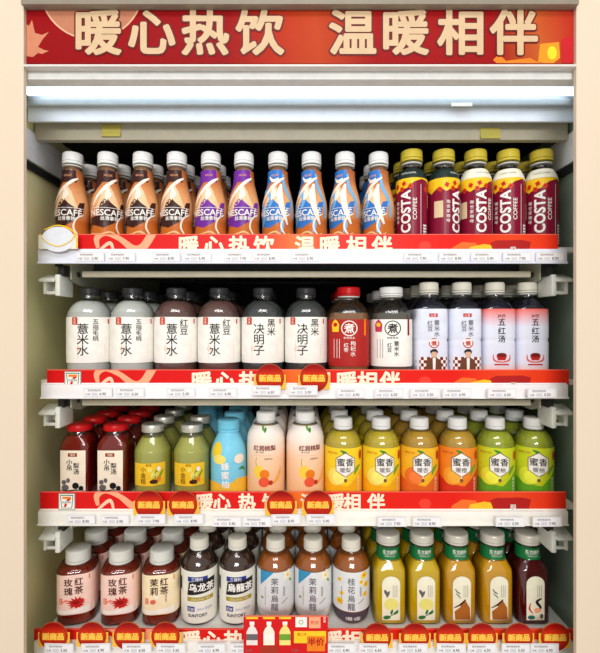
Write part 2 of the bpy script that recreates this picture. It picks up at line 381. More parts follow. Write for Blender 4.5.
def k_square(pink):
    p = Print(); I = mat('brush_ink', (30, 28, 30)); base = mat('pale_blue_sleeve', (226, 230, 246), rough=.35)
    if pink:
        base = grad('pink_white_sleeve', [(0, (242, 190, 184)), (.15, (226, 230, 246)), (.72, (228, 230, 246)), (1, (240, 110, 100))], 2, .01, .117, .35)
        p.text('叶茂', 0, 105, 6.5, mat('burgundy_ink', (120, 30, 50)), 2, 0)
        p.ribbon([(-7, 101), (0, 106), (1, 96)], [.8, .8, .8], mat('burgundy_ink', (120, 30, 50)), 2)
        p.text('五红汤', 0, 80, 13, I, 2, .015, 0, 1, True, 14)
        R = mat('bowl_red', (190, 40, 34))
        p.poly([(-9, 38), (-6, 30), (6, 30), (9, 38)], R, 1); p.ell(0, 39, 8, 3.5, mat('soup_brown', (120, 24, 20)), 2)
        p.ribbon([(-14, 40), (-12, 30), (0, 27), (12, 30), (14, 40)], [1, 3, 2, 3, 1], mat('petal_red', (226, 96, 76)), 1)
        p.rect(-12, 12, 21.5, 24, R, 1)
    else:
        p.rect(-7, 7, 103, 109, C['red_print'], 1); p.text('山舍', 0, 106, 5, C['white_print'], 2)
        p.text('红豆', -5.5, 88, 9.5, C['grey_ink'], 2, .01, 0, 1, True); p.text('薏米水', 5.5, 84, 9.5, C['grey_ink'], 2, .01, 0, 1, True)
        p.ell(1, 59, 9, 9, C['white_print'], 1); p.ring(1, 59, 8.5, 1.6, C['red_print'], 2); p.text('煮', 1, 59, 10, C['red_print'], 3, .02)
        for i in range(-5, 5):                                   # red and white chequered band
            for j in range(4):
                p.rect(i * 5.4, i * 5.4 + 5.4, 14 + j * 5.4, 19.4 + j * 5.4, C['dark_red_print'] if (i + j) % 2 else C['white_print'], 1)
        J = mat('jacket_brown', (110, 66, 40))                   # the printed figure: head, hair, jacket
        p.poly([(-13, 14), (14, 14), (12, 30), (4, 35), (-3, 35), (-11, 30)], J, 2); p.poly([(-1, 14), (3, 14), (3.5, 34), (-1.5, 34)], C['white_print'], 3)
        p.ell(1, 40, 4.6, 5.8, mat('face_print', (226, 180, 150)), 3); p.poly([(-4.5, 41), (-5.5, 46), (-1, 49), (4, 49), (7, 45), (6, 41), (4, 44.5), (-2, 44.5)], C['ink'], 4)
    prof = [(0, 24, 5), (3, 27.2, 5), (3, 27.2, 5), (60, 27.4, 5), (64, 26.2, 5), (68, 27.4, 5), (112, 27.4, 5), (117, 26.8, 5), (125, 23, 4), (134, 16, 2), (138, 14, 2), (148, 13.5, 2)]
    return bottle_parts(prof, CLEAR, (145.5, 163.5, 16.8, C['ivory_cap']), [('sleeve', 3, 117, base)], p, 27.4, (drink('black_bean_tea', (30, 32, 50), .3), 136), neck=(142, 16), seg=64)

def k_pear():
    p = Print(); I = mat('brush_ink', (30, 28, 30)); L = mat('ivory_label', (250, 236, 214), rough=.5)
    p.rect(-22, 22, 11, 80.5, L, 1)
    p.rect(-7.5, 7.5, 70, 76, mat('title_red', (150, 40, 36)), 2); p.text('顶鲜', 0, 73, 4.6, C['cream_print'], 3)
    p.text('小吊', -5, 56, 10, I, 3, .016, 0, 1, True); p.text('梨汤', 6, 50, 10, I, 3, .016, 0, 1, True)
    for (x, z, a, b) in [(-12, 18, 6, 5), (5, 21, 5.5, 5.5), (14, 17, 4, 4), (-7, 30, 3, 4), (-14, 27, 4, 4)]: p.ell(x, z, a, b, C['grey_ink'] if x < 4 else I, 3)
    p.ribbon([(-20, 14), (-8, 12.5), (6, 14), (20, 13)], [1, 2, 2, 1], I, 3)
    n = 6
    prof = [(0, 22, n), (3, 26, n), (3, 26, n), (40, 26.2, n), (84, 26.2, n), (94, 24.5, 4), (103, 20.5, 2.5), (107, 18.6, 2), (112, 18, 2)]
    bm = bmesh.new(); lathe(bm, [(110.5, 20.4, 2), (111.5, 21.2, 2), (117.5, 21.2, 2), (120.5, 20, 2), (121, 17, 2), (122, 16.4, 2)], 40)
    P = bottle_parts(prof, CLEAR, (111, 122, 20.9, C['red_cap']), [], p, 26.2, (drink('pear_soup', (146, 30, 20), .5), 104), seg=56)
    P = [q for q in P if q[0] != 'cap'] + [('lid', mesh_of(bm, 'lid', C['red_cap'], True), None)]
    return P
def k_kumquat():
    p = Print(); Y = mat('yellow_label', (246, 198, 44), rough=.4); B = mat('brown_ink', (90, 50, 20))
    p.rect(-28, 28, 22, 60, Y, 1)
    p.text('小金桔', -9, 40, 9.6, B, 3, .01, 0, 1, True); p.text('鲜炖', 0, 57, 4.5, B, 3)
    p.ribbon([(6, 26), (10, 40), (16, 54)], [2, 5, 2], C['leaf_green'], 2); p.ribbon([(12, 24), (18, 38), (24, 48)], [2, 4, 2], C['leaf_green'], 2)
    p.ell(9, 40, 6, 6, mat('pear_yellow', (235, 225, 110)), 2); p.ell(15, 33, 5, 5, C['orange_print'], 2); p.ell(8, 29, 6.5, 3.6, C['brown_print'], 3); p.ell(2, 49, 4, 4, mat('pear_yellow', (235, 225, 110)), 2)
    p.ell(16, 50, 3, 4, C['white_print'], 2)
    prof = [(0, 28), (3, 31.4), (3, 31.4), (70, 31.6), (80, 30), (92, 24), (102, 18), (106, 16.5), (111, 16)]
    bm = bmesh.new(); lathe(bm, [(108, 18.6, 2), (109, 19.2, 2), (111.3, 19.2, 2), (112, 18.4, 2), (112.6, 19, 2), (118.5, 19, 2), (120.6, 18, 2), (121, 16, 2)], 48)
    P = bottle_parts(prof, CLEAR, (109, 121, 18.6, C['silver_cap']), [], p, 31.6, (drink('citrus_tea', (206, 204, 104), .35), 101))
    return [q for q in P if q[0] != 'cap'] + [('lid', mesh_of(bm, 'lid', C['silver_cap'], True), None)]
def k_blue():
    p = Print(); Y = mat('lemon_yellow', (248, 212, 50)); W = C['white_print']
    p.ell(-19, 80, 11, 14, Y, 1); p.ell(-12, 66, 12, 8, mat('pale_lemon', (250, 228, 110)), 2); p.ell(24, 66, 10, 8, mat('cream_coconut', (246, 232, 214)), 1)
    p.poly([(-50, 5), (-50, 24), (-20, 28), (0, 22), (20, 34), (50, 30), (50, 5)], mat('mango', (247, 196, 62)), 1)
    p.ribbon([(22, 48), (30, 50), (36, 44)], [1, 5, 1], C['green_print'], 3)
    p.text('蜂蜜柚', -1, 40, 14, W, 4, .02, 0, 1, True, 15)
    prof = [(0, 28), (3, 30.8), (3, 30.8), (50, 31), (70, 30.6), (84, 28), (98, 22), (106, 18), (112, 17)]
    return bottle_parts(prof, mat('sky_blue_body', (128, 208, 236), rough=.35), (109, 129, 19.5, C['teal_blue']), [], p, 31)
def k_peach():
    p = Print(); I = mat('dark_red_ink', (120, 30, 30))
    p.ell(-4, 118, 2.6, 5.2, C['leaf_green'], 1, .5); p.ell(1, 115, 2.4, 4.2, C['green_print'], 2, -.4)
    p.text('红润桃梨', 0, 86, 9.5, I, 3, .02); p.text('果汁饮料', -8, 79, 3.6, C['grey_ink'], 3); p.rect(-20, 12, 73, 73.6, C['peach_print'], 1); p.text('低糖添加', 6, 68, 3.6, C['grey_ink'], 3)
    p.ell(-10, 46, 9, 11, mat('pear_gold', (248, 212, 72)), 1); p.ribbon([(-14, 56), (-15, 64), (-13, 70)], [1, .9, .6], C['leaf_green'], 1)
    p.ell(0, 42, 8, 8, C['orange_print'], 2); p.ell(-1, 29, 9, 8, mat('peach_red', (236, 92, 60)), 3); p.ell(10, 28, 4, 4, mat('berry', (190, 60, 40)), 3)
    p.ribbon([(14, 26), (24, 36), (30, 52)], [4, 7, 2], mat('orange_wave', (247, 176, 90)), 1)
    prof = [(0, 29), (3, 32.4), (3, 32.4), (86, 32.6), (92, 31.8), (96, 32.4), (108, 30), (118, 24), (126, 17), (130, 14.5), (136, 14)]
    return bottle_parts(prof, CLEAR, (123.5, 142, 17, C['white_cap']), [('sleeve', 3, 121, grad('peach_sleeve', [(0, (246, 196, 140)), (.55, (250, 208, 170)), (.8, (250, 232, 218)), (1, (252, 244, 238))], 2, 0, .12, .3))],
        p, 32.6, (drink('peach_juice', (190, 170, 130), .3), 124))
def k_honey(name, base, low, fruit, dk, ch):
    p = Print(); W = C['white_print']; L = mat(name + '_low', low); Fm = mat(name + '_fruit', fruit)
    p.poly([(-100, 4), (100, 4), (100, 40), (60, 54), (30, 44), (6, 22), (-20, 26), (-60, 40), (-100, 40)], L, 1)
    p.ell(-14, 38, 17, 15, Fm, 2, .3); p.ell(-10, 36, 12, 10, mat(name + '_flesh', tuple(min(255, v + 16) for v in fruit)), 3)
    p.ribbon([(-8, 82), (0, 78), (8, 70)], [1, 6, 1], C['green_print'], 2); p.ribbon([(17, 40), (22, 50), (30, 56)], [1, 7, 1], C['leaf_green'], 3)
    p.ell(31, 72, 4.5, 8, mat('flower_red', (200, 50, 30)), 3)
    hx = [(1 + 18.5 * math.cos(PI / 6 + k * PI / 3), 58 + 21 * math.sin(PI / 6 + k * PI / 3)) for k in range(6)]
    hx2 = [(1 + 17.2 * math.cos(PI / 6 + k * PI / 3), 58 + 19.6 * math.sin(PI / 6 + k * PI / 3)) for k in range(6)]
    p.poly(hx, mat('hexagon_line', (120, 90, 60)), 4); p.poly(hx2, W, 5)
    p.ribbon([(1, 38), (1, 33)], [1.6, 1.6], C['white_print'], 4); p.ell(1, 32, 2.6, 3, mat('hexagon_line', (120, 90, 60)), 5)
    p.text('蜜香', 1, 62.5, 14, C['ink'], 7, .012); p.text('暖' + ch, 1, 49.5, 9, C['ink'], 7)
    p.text('蜂蜜果汁饮料', -21, 77, 3.2, C['red_print'], 5); p.text('果味茶饮', 25, 24, 6, C['cream_print'], 5, 0, 0, 1, True)
    prof = [(0, 28), (3, 32), (3, 32), (84, 32.2), (92, 31.6), (102, 27.5), (110, 21), (114, 15.5), (119, 13.6), (124, 13.5)]
    return bottle_parts(prof, CLEAR, (114.5, 132, 16.4, C['white_cap']), [('label', 3, 85.5, mat(name + '_label', base, rough=.35))], p, 32.2, (drink(name + '_drink', dk, .3), 111), neck=(112, 16))

def k_rose(jas):
    p = Print(); I = mat('brush_brown', (84, 34, 30)); L = mat('cream_label', (248, 230, 190)) if jas else mat('pink_label', (250, 214, 200))
    x = 'jasmine' if jas else 'rose'
    p.text('红茶', 8, 68, 14, I, 3, .016, 0, 1, True, 14.5); p.text('茉莉' if jas else '玫瑰', -8, 67, 14, I, 3, .016, 0, 1, True, 14.5)
    p.text('花果风味茶', 11, 48, 3, I, 3, 0, 0, 1, True) if jas else None
    p.rect(-26, -18, 38, 48, mat('seal_soft', (226, 110, 86)), 1); p.text('鲜萃', -22, 43, 4.4, C['cream_print'], 2, 0, 0, 1, True)
    if jas:
        p.ell(-10, 42, 5, 4, mat('seal_soft', (226, 110, 86)), 2); p.ell(-4, 50, 3, 3, C['white_print'], 2)
    else:
        R = mat('rose_red', (196, 36, 30)); pts = []
        for k in range(26):
            r = (11.5 if k % 2 else 7.4) + random.uniform(-1.5, 2); t = 2 * PI * k / 26; pts.append((5 + r * 1.4 * math.cos(t), 40 + r * .9 * math.sin(t)))
        p.poly(pts, R, 2); p.ell(4, 40, 5, 3.4, mat('rose_dark', (150, 20, 22)), 3)
        p.ribbon([(-20, 40), (-12, 44), (-6, 42)], [1, 4, 1], mat('petal_pink', (236, 130, 110)), 1)
    p.poly([(-30.5, 22), (30.5, 22), (30.5, 33), (10, 30), (-12, 27), (-30.5, 30)], mat('white_wave', (246, 240, 232)), 1)
    p.rect(26, 29, 76, 84, mat('seal_soft', (226, 110, 86)), 1)
    n = 3.2
    prof = [(0, 27, n), (4, 31.5, n), (4, 31.5, n), (18, 31.2, n), (86, 31.2, n), (91, 30, 4.5), (97, 22, 3), (99, 17.5, 2), (103, 17, 2)]
    return bottle_parts(prof, CLEAR, (97, 119, 20.6, C['frost_cap']), [('label', 20, 86.5, L)], p, 31.2, (drink('red_tea', (152, 46, 24), .55), 95), seg=64)
def k_oolong(trad):
    p = Print(); W = C['white_print']; K = C['ink']; B = C['blue_print']
    p.rect(-21, 13, 75, 83, B, 1); p.text('三得利', -5, 79, 6.4, W, 3, .01)
    p.poly([(-22, 52), (26, 57), (27, 79), (-19, 74)], K, 2); p.text('烏龍茶' if trad else '乌龙茶', 3, 65.5, 14.4, W, 4, .03)
    p.rect(-22, 24, 42, 49, C['gold_print'], 1); p.text('OOLONG TEA', 1, 45.5, 5, C['cream_print'], 3)
    p.rect(-22, -9, 25, 33.5, B, 1); p.text('无糖', -15.5, 29.3, 5.4, W, 3); p.text('500ml 茶饮料', 8, 29, 4.6, mat('soft_blue', (120, 130, 180)), 3)
    p.text('SUNTORY', -4, 18.5, 7, mat('navy_ink', (30, 36, 70)), 3, .02)
    p.rect(-46, -36, 56, 78, K, 2)
    prof = [(0, 26), (3, 30.8), (3, 30.8), (90, 31), (98, 30.2), (108, 25.5), (117, 18.5), (122, 14.5), (130, 14)]
    return bottle_parts(prof, CLEAR, (121, 138.5, 16.3, C['ivory_cap']), [('label', 5, 92, mat('oolong_label', (236, 234, 222), rough=.4))], p, 31, (drink('oolong_tea', (84, 56, 44), .5), 116), neck=(119, 16))
def k_jasmine(osm):
    p = Print(); G = mat('slate_ink', (110, 106, 116)); pale = mat('misty_label', (228, 230, 230), rough=.4)
    p.text('桂花烏龍' if osm else '茉莉烏龍', -3, 55, 13, G, 3, .012, 0, 1, True, 14)
    p.text('轻乳原萃', 13, 58, 4, C['grey_ink'], 3, 0, 0, 1, True)
    if osm:
        Y = mat('osmanthus_yellow', (244, 206, 40))
        for (x, z, r) in [(20, 84, 7), (24, 68, 6), (14, 74, 4), (22, 52, 5), (-24, 40, 7), (-20, 54, 4), (-24, 76, 4)]:
            p.ell(x, z, r, r * .8, Y, 1, .4); p.ell(x, z, r * .4, r * .3, C['orange_print'], 2)
        p.text('0糖 0脂', 0, 13, 8, C['white_print'], 4, .01)
    else:
        p.poly([(-30, 92), (-4, 92), (-30, 66)], mat('tab_blue', (60, 150, 196)), 1)
        for k in range(5):
            t = 2 * PI * k / 5; p.ell(20 + 5 * math.cos(t), 84 + 5 * math.sin(t), 4.4, 3, C['cream_print'], 1, t)
        p.ell(20, 84, 2.4, 2.4, C['yellow_print'], 2); p.ell(26, 74, 4, 2, C['leaf_green'], 1, -.7)
        p.ell(24, 24, 5, 3, C['cream_print'], 1); p.ell(-26, 46, 3, 2, C['leaf_green'], 1)
    p.ribbon([(8, 38), (14, 42), (20, 46)], [.8, 1, .8], C['grey_ink'], 2); p.rect(-20, -19.3, 34, 66, C['grey_ink'], 1)
    prof = [(0, 22), (5, 28), (20, 31.4), (28, 32), (28, 32), (88, 32), (98, 31), (108, 26), (116, 18.5), (121, 14.5), (129, 14)]
    L = [('label', 26 if not osm else 25, 91, pale)]
    if osm: L.append(('lower_band', 6, 23, mat('purple_grey_band', (84, 70, 84), rough=.4)))
    else: L.append(('lower_band', 12, 27, mat('lower_mist', (214, 214, 208), rough=.4)))
    return bottle_parts(prof, CLEAR, (119, 137, 16.6, C['ivory_cap']), L, p, 32, (drink('amber_tea', (196, 108, 36), .5), 115), neck=(117, 16))
def k_leaf(name, dk, art):
    p = Print(); W = C['white_print']; cr = mat('arched_label', (244, 240, 214), rough=.5)
    pts = [(-15, 9), (15, 9), (15, 70)] + [(15 * math.cos(t), 70 + 13 * math.sin(t)) for t in [PI * k / 10 for k in range(1, 10)]] + [(-15, 70)]
    p.poly(pts, cr, 1)
    G = mat('sprig_green', (50, 120, 60))
    if art == 0:
        p.ell(-8, 55, 2.6, 6, C['grey_ink'], 2, .5); p.ell(-5, 53, 2, 6, C['grey_ink'], 3, -.4)
        p.ell(0, 36, 12, 10, mat('pale_yellow_wash', (240, 232, 130)), 2)
        p.ribbon([(-8, 14), (2, 18), (11, 28)], [.8, 1.4, .8], G, 3); p.ell(8, 22, 5, 2.2, G, 3, .6); p.ell(1, 23, 4.4, 2, G, 3, 1.2); p.ell(-7, 14, 6, 3.2, G, 3, .1)
    elif art == 1:
        A = mat('rust_figure', (176, 104, 40)); p.poly([(-11, 10), (14, 10), (13, 30), (6, 42), (0, 40), (-3, 31), (-12, 24)], A, 2); p.ribbon([(-13, 30), (-2, 36), (6, 44)], [1, 3, 2], C['brown_print'], 3)
        p.ribbon([(-11, 62), (-7, 56), (-2, 54)], [1, 2.4, 1], C['grey_ink'], 2); p.ribbon([(-10, 54), (-5, 50), (-2, 46)], [1, 2, 1], G, 2)
    else:
        p.ribbon([(10, 46), (2, 40), (8, 30), (0, 22)], [2, 5, 4, 2], C['ink'], 2); p.ribbon([(-8, 38), (-10, 28), (-4, 20)], [1, 3, 1], C['red_print'], 2)
        p.ell(3, 26, 6, 4, C['peach_print'], 2); p.ell(-7, 14, 6, 3.6, mat('sprig_teal', (50, 110, 100)), 3); p.ell(10, 16, 3, 4, C['grey_ink'], 2)
    for q in (1, 4, 7): p.rect(q + 2, q + 2.6, 48, 68, C['grey_ink'], 2)
    p.text('东方树叶', 0, 119, 8.6, W, 4, .012); p.text('ORIENTAL LEAF', 0, 112.5, 3.6, W, 4)
    n = 5
    prof = [(0, 24, n), (3, 27.8, n), (3, 27.8, n), (40, 28, n), (84, 28, n), (94, 26, 4), (104, 21.5, 3), (108, 19.6, 2), (108, 19.6, 2), (126, 19.2, 2), (126, 19.2, 2), (130, 17, 2), (134, 17, 2)]
    return bottle_parts(prof, CLEAR, (130, 146.5, 20.4, mat('pearl_cap', (226, 222, 210), rough=.3, metal=.25)), [('neck_band', 106.5, 125.5, mat('neck_green', (22, 120, 62), rough=.3))], p, 28,
        (drink(name + '_leaf_tea', dk, .5), 104), seg=64)

brown, brown2 = mat('choc_brown', (62, 32, 28), rough=.3), mat('choc_brown2', (92, 50, 36), rough=.3)
purple, purple2 = mat('vivid_purple', (116, 44, 158), rough=.3), mat('purple2', (150, 90, 180), rough=.3)
blueA, blueB = mat('sleeve_blue', (52, 120, 200), rough=.3), mat('sleeve_sky', (110, 180, 230), rough=.3)
K = {}   # key: (object name, short words for the label, parts)
def kind(key, name, words, parts): K[key] = (name, words, parts)
kind('cb', 'coffee_bottle', 'white-capped coffee bottle with brown swirl sleeve', k_coffee(brown, brown2))
kind('cp', 'coffee_bottle', 'white-capped coffee bottle with purple swirl sleeve', k_coffee(purple, purple2))
kind('cc', 'coffee_bottle', 'white-capped coffee bottle with blue swirl sleeve', k_coffee(blueA, blueB, True))
kind('kd', 'coffee_bottle', 'gold-capped maroon coffee bottle with dark shoulder', k_costa(True))
kind('kl', 'coffee_bottle', 'gold-capped maroon coffee bottle with cream shoulder', k_costa(False))
kind('h1', 'herbal_drink_bottle', 'dark-capped pale grey herbal drink bottle', k_herb('五指毛桃', '薏米水', drink('pale_herb', (232, 234, 228), .3), 9, -10, 9.6, 18.5, 1))
kind('h2', 'herbal_drink_bottle', 'dark-capped reddish bean drink bottle', k_herb('红豆', '薏米水', drink('bean_herb', (128, 92, 86), .45), 12, -7, 14, 18.5, 1))
kind('h3', 'herbal_drink_bottle', 'dark-capped clear black rice drink bottle', k_herb('黑米', '决明子', drink('cassia_herb', (84, 88, 88), .6), 14, -6, 14.5, 18.5, 1))
kind('jr', 'herbal_drink_bottle', 'red-capped jar bottle with brick red label', k_jar(True))
kind('jw', 'herbal_drink_bottle', 'white-capped jar bottle with cream label', k_jar(False))
kind('s1', 'herbal_drink_bottle', 'square bottle with printed figure and red chequers', k_square(False))
kind('s2', 'herbal_drink_bottle', 'square bottle with pink-topped white sleeve', k_square(True))
kind('pe', 'juice_bottle', 'red-lidded dark pear soup bottle', k_pear())
kind('ku', 'juice_bottle', 'silver-lidded olive citrus bottle with yellow label', k_kumquat())
kind('bl', 'juice_bottle', 'sky blue bottle with yellow fruit print', k_blue())
kind('pc', 'juice_bottle', 'white-capped peach-coloured fruit bottle', k_peach())
kind('hy', 'juice_bottle', 'yellow honey drink bottle with hexagon label', k_honey('lemon', (248, 214, 44), (250, 186, 28), (250, 232, 110), (232, 206, 60), '梨'))
kind('ho', 'juice_bottle', 'amber honey drink bottle with hexagon label', k_honey('apricot', (248, 190, 44), (232, 112, 40), (240, 120, 50), (226, 176, 60), '杏'))
kind('hr', 'juice_bottle', 'orange-red honey drink bottle with hexagon label', k_honey('orange', (244, 140, 40), (222, 62, 36), (248, 170, 50), (226, 180, 64), '橙'))
kind('hg', 'juice_bottle', 'green honey drink bottle with hexagon label', k_honey('pomelo', (206, 216, 40), (104, 172, 40), (232, 236, 60), (190, 200, 60), '柚'))
kind('ro', 'tea_bottle', 'red tea bottle with pink rose label', k_rose(False))
kind('rj', 'tea_bottle', 'red tea bottle with cream jasmine label', k_rose(True))
kind('o1', 'tea_bottle', 'oolong bottle with black simplified-script title box', k_oolong(False))
kind('o2', 'tea_bottle', 'oolong bottle with black traditional-script title box', k_oolong(True))
kind('ja', 'tea_bottle', 'amber tea bottle with blue-cornered pale label', k_jasmine(False))
kind('os', 'tea_bottle', 'amber tea bottle with yellow osmanthus label', k_jasmine(True))
kind('ly', 'tea_bottle', 'green-necked yellow tea bottle with arched label', k_leaf('yellow', (250, 208, 10), 0))
kind('la', 'tea_bottle', 'green-necked amber tea bottle with rust-figure label', k_leaf('amber', (250, 184, 24), 1))
kind('ld', 'tea_bottle', 'green-necked dark red tea bottle with arched label', k_leaf('dark', (96, 18, 26), 2))
RAD = dict(cb=28.4, cp=28.4, cc=28.4, kd=27.4, kl=27.4, h1=36.8, h2=36.8, h3=36.8, jr=36, jw=36, s1=28, s2=28, pe=26.8, ku=32, bl=31.5, pc=33, hy=32.7, ho=32.7, hr=32.7, hg=32.7,
           ro=32, rj=32, o1=31.5, o2=31.5, ja=32.5, os=32.5, ly=28.5, la=28.5, ld=28.5)

# ------------------------------------------------------------------ cabinet
WL, WR = -.455, .462
ORD = ['first', 'second', 'third', 'fourth', 'fifth', 'sixth', 'seventh', 'eighth', 'ninth', 'tenth', 'eleventh', 'twelfth', 'thirteenth', 'fourteenth', 'fifteenth']
def pos(i, n): return 'leftmost' if i == 0 else ('rightmost' if i == n - 1 else ORD[i] + ' from left')
wallm = mat('olive_cream_paint', (246, 242, 186), rough=.3, var=.06, scale=5)
wallr = mat('green_grey_glazing', (156, 178, 158), rough=.16, var=.16, scale=7, metal=.2, spec=.5)
dark = mat('dark_interior', (34, 38, 38), rough=.5)
beige = mat('beige_steel', (196, 190, 168), rough=.4); white = mat('white_steel', (226, 232, 240), rough=.3, var=.03)
creamt = mat('cream_edge_band', (226, 208, 186), rough=.6, var=.01, scale=3)
cab = root('drinks_cabinet', (0, .95, 0), 'tall open-front warming cabinet with added cream edge bands and four stocked shelves', 'cabinet')
def cp(name, lst, m, bev=0, label=None):
    return boxes(name, [(a, b, y0 - .95, y1 - .95, z0, z1) for a, b, y0, y1, z0, z1 in lst], m, cab, bev, label=label)
cp('side_panel', [(WL - .02, WL, .661, 1.27, .02, 1.80)], wallm)
cp('side_panel', [(WR, WR + .02, .661, 1.27, .02, 1.80)], wallr, label='dark green-grey glossy side panel')
cp('back_panel', [(WL - .02, WR + .02, 1.25, 1.27, .02, 1.80)], dark)
cp('base_panel', [(WL - .02, WR + .02, .68, 1.25, .05, .66)], beige, .004)
cp('top_panel', [(WL - .02, WR + .02, .661, 1.27, 1.80, 1.83)], beige)
cp('inner_ceiling', [(WL, WR, .775, 1.25, 1.60, 1.615)], dark)
for s in (-1, 1):
    a, b = sorted((s * .404, s * .60)); cp('added_edge_band', [(a, b, .652, .659, .0, 1.83)], creamt)  # added cream bands at both edges, invented rather than a known cabinet part
for x, s in ((WL, 1), (WR, -1)):
    a, b = sorted((x, x + s * .004)); cp('upper_side_strip', [(a, b, .69, 1.25, 1.528, 1.578)], mat('strip_white', (246, 248, 252), rough=.25))
    a, b = sorted((x, x + s * .006)); cp('side_groove', [(a, b, .69, 1.25, 1.512, 1.524)], dark)
cp('canopy_top_trim', [(-.404, .404, .645, .66, Z(4, .645), 1.83)], mat('taupe_steel', (150, 140, 126), rough=.4), .001)
cp('canopy_lip', [(-.404, .404, .650, .663, Z(66.5, .65), Z(64, .65))], mat('pale_pink_lip', (226, 220, 216), rough=.35), .001)
cp('canopy_lip_face', [(-.44, .45, .6635, .684, Z(79.5, .664), Z(65, .664))], mat('lip_grey', (236, 238, 236), rough=.35))
cp('lamp_reflector', [(-.45, .455, .738, .742, Z(122, .74), Z(99, .74) + .012)], white)
cp('lamp_reflector_ridge', [(-.45, .455, .728, .738, Z(107, .735), Z(101, .735))], mat('grey_steel', (178, 184, 184), rough=.35), .001)
cp('rear_valance', [(X(37, .765), X(566, .765), .76, .772, Z(141, .765), 1.60)], mat('valance_beige', (186, 180, 160), rough=.4))
# fluorescent tube with end caps and sockets, a thing of its own
tube = root('fluorescent_tube', (0, .712, 1.633), 'glowing white fluorescent tube running under the canopy sign', 'lamp')
def cyl_x(x0, x1, r, seg=24):
    bm = bmesh.new(); rr = bmesh.ops.create_cone(bm, cap_ends=True, segments=seg, radius1=r, radius2=r, depth=x1 - x0)
    bmesh.ops.rotate(bm, verts=bm.verts, matrix=Matrix.Rotation(PI / 2, 3, 'Y')); bmesh.ops.translate(bm, verts=bm.verts, vec=((x0 + x1) / 2, 0, 0)); return bm
obj('glass_tube', mesh_of(cyl_x(-.435, .44, .0132), 'glass_tube', mat('lamp_glow', (222, 238, 255), emit=2.1), True), tube)
for a, b in ((-.452, -.435), (.44, .455)): obj('end_cap', mesh_of(cyl_x(a, b, .014), 'end_cap', mat('alu', (200, 200, 200), metal=.8, rough=.3), True), tube)
def clip(name, px0, px1, py0, py1, D, m, label, cat, th=.0016):
    bm = bmesh.new(); x0, x1, z0, z1 = X(px0, D), X(px1, D), Z(py1, D), Z(py0, D)
    box(bm, -(x1 - x0) / 2, (x1 - x0) / 2, -th, 0, 0, z1 - z0, bev=.0004)
    box(bm, -(x1 - x0) / 2, (x1 - x0) / 2, -th * 1.8, 0, 0, (z1 - z0) * .3, bev=.0004)
    return tag(obj(name, mesh_of(bm, name, m), None, ((x0 + x1) / 2, D, z0)), label, cat)
clip('tape_strip', 102, 121, 125, 137, .7595, mat('yellow_tape', (196, 184, 90)), 'yellow tape strip on the valance above the brown-sleeved bottles', 'tape')
clip('tape_strip', 480, 500, 128, 139, .7595, mat('yellow_tape', (196, 184, 90)), 'yellow tape strip on the valance above the maroon bottles', 'tape')
clip('plastic_clip', 451, 472, 103, 107, .727, C['ivory_cap'], 'small white plastic clip under the right end of the tube', 'clip')
clip('plastic_clip', 89, 102, 78.5, 81, .671, C['frost_cap'], 'small grey plastic clip on the lip above the tube, at left', 'clip')

# ---- canopy sign
def banner_grad(name, lo, hi): 
    return grad(name, [(0, (214, 22, 24)), (.42, (222, 26, 24)), (.47, (238, 96, 34)), (.50, (242, 120, 44)), (.55, (226, 36, 24)), (.80, (226, 30, 20)), (.90, (232, 70, 30)), (1, (228, 48, 26))], 0, lo, hi, .35, .04, 14)
D = .6575
sg = root('canopy_sign', (0, D, Z(64, D)), 'long red backlit-style sign with large cream Chinese lettering on the canopy', 'sign')
hs = (Z(5, D) - Z(63.5, D)) * 1000; z0s = Z(63.5, D)
sg.location = (0, D, z0s)
boxes('sign_board', [(-.4035, .4035, 0, .004, 0, hs / 1000)], grad('sign_print', [(0, (150, 8, 14)), (.36, (150, 8, 14)), (.45, (180, 44, 20)), (.53, (188, 66, 28)), (.64, (158, 14, 16)), (.86, (156, 14, 16)), (.94, (196, 92, 40)), (1, (186, 44, 28))], 0, -.404, .404, .6, .06, 9), sg, .0008)
def mm(px): return X(px, D) * 1000
def mz(py): return (Z(py, D) - z0s) * 1000
p = Print(); px = D / F * 1000
disc = mat('faded_peach_disc', (188, 122, 92)); lt = mat('sign_letter_cream', (214, 184, 146)); ol = mat('sign_outline', (104, 20, 20))
p.ell(mm(92), mz(-12), 52 * px, 52 * px, disc, 1, 0, 48); p.ring(mm(92), mz(-12), 52 * px, 2.4, mat('disc_rim', (226, 176, 140)), 2, 48)
p.poly([(mm(a), mz(b)) for a, b in [(24, 56), (24, 22), (29, 26), (32, 20), (35, 33), (42, 35), (49, 32), (43, 39), (38, 47), (44, 50), (49, 51), (42, 54), (38, 53), (33, 57)]], mat('splash_peach', (206, 132, 100)), 1)
p.poly([(mm(a), mz(b)) for a, b in [(561, 40), (566, 37), (577, 36), (577, 66), (562, 66)]], mat('cup_red', (196, 26, 34)), 2)
p.poly([(mm(a), mz(b)) for a, b in [(540, 44), (559, 42), (560, 58), (552, 64), (538, 62)]], mat('cup_orange', (240, 150, 30)), 1)
p.ell(mm(552), mz(53), 7, 10, mat('candle_yellow', (250, 214, 40)), 2)
p.poly([(mm(a), mz(b)) for a, b in [(493, 60), (499, 54), (506, 61), (530, 58), (545, 66), (500, 66)]], C['orange_print'], 1)
for ch, x in zip('暖心热饮温暖相伴', (99, 152, 205.5, 260, 352.5, 406, 460, 513.5)):
    p.text(ch, mm(x), mz(32.5), 47.5 * px, ol, 3, .062, 0, 1.02); p.text(ch, mm(x), mz(32.5), 47.5 * px, lt, 6.5, .03, 0, 1.02)
clipr = (-403, 403, .5, hs - .5)
obj('printed_artwork', p.build('printed_artwork', False, None, clipr), sg); obj('lettering', p.build('lettering', True, None, clipr), sg)

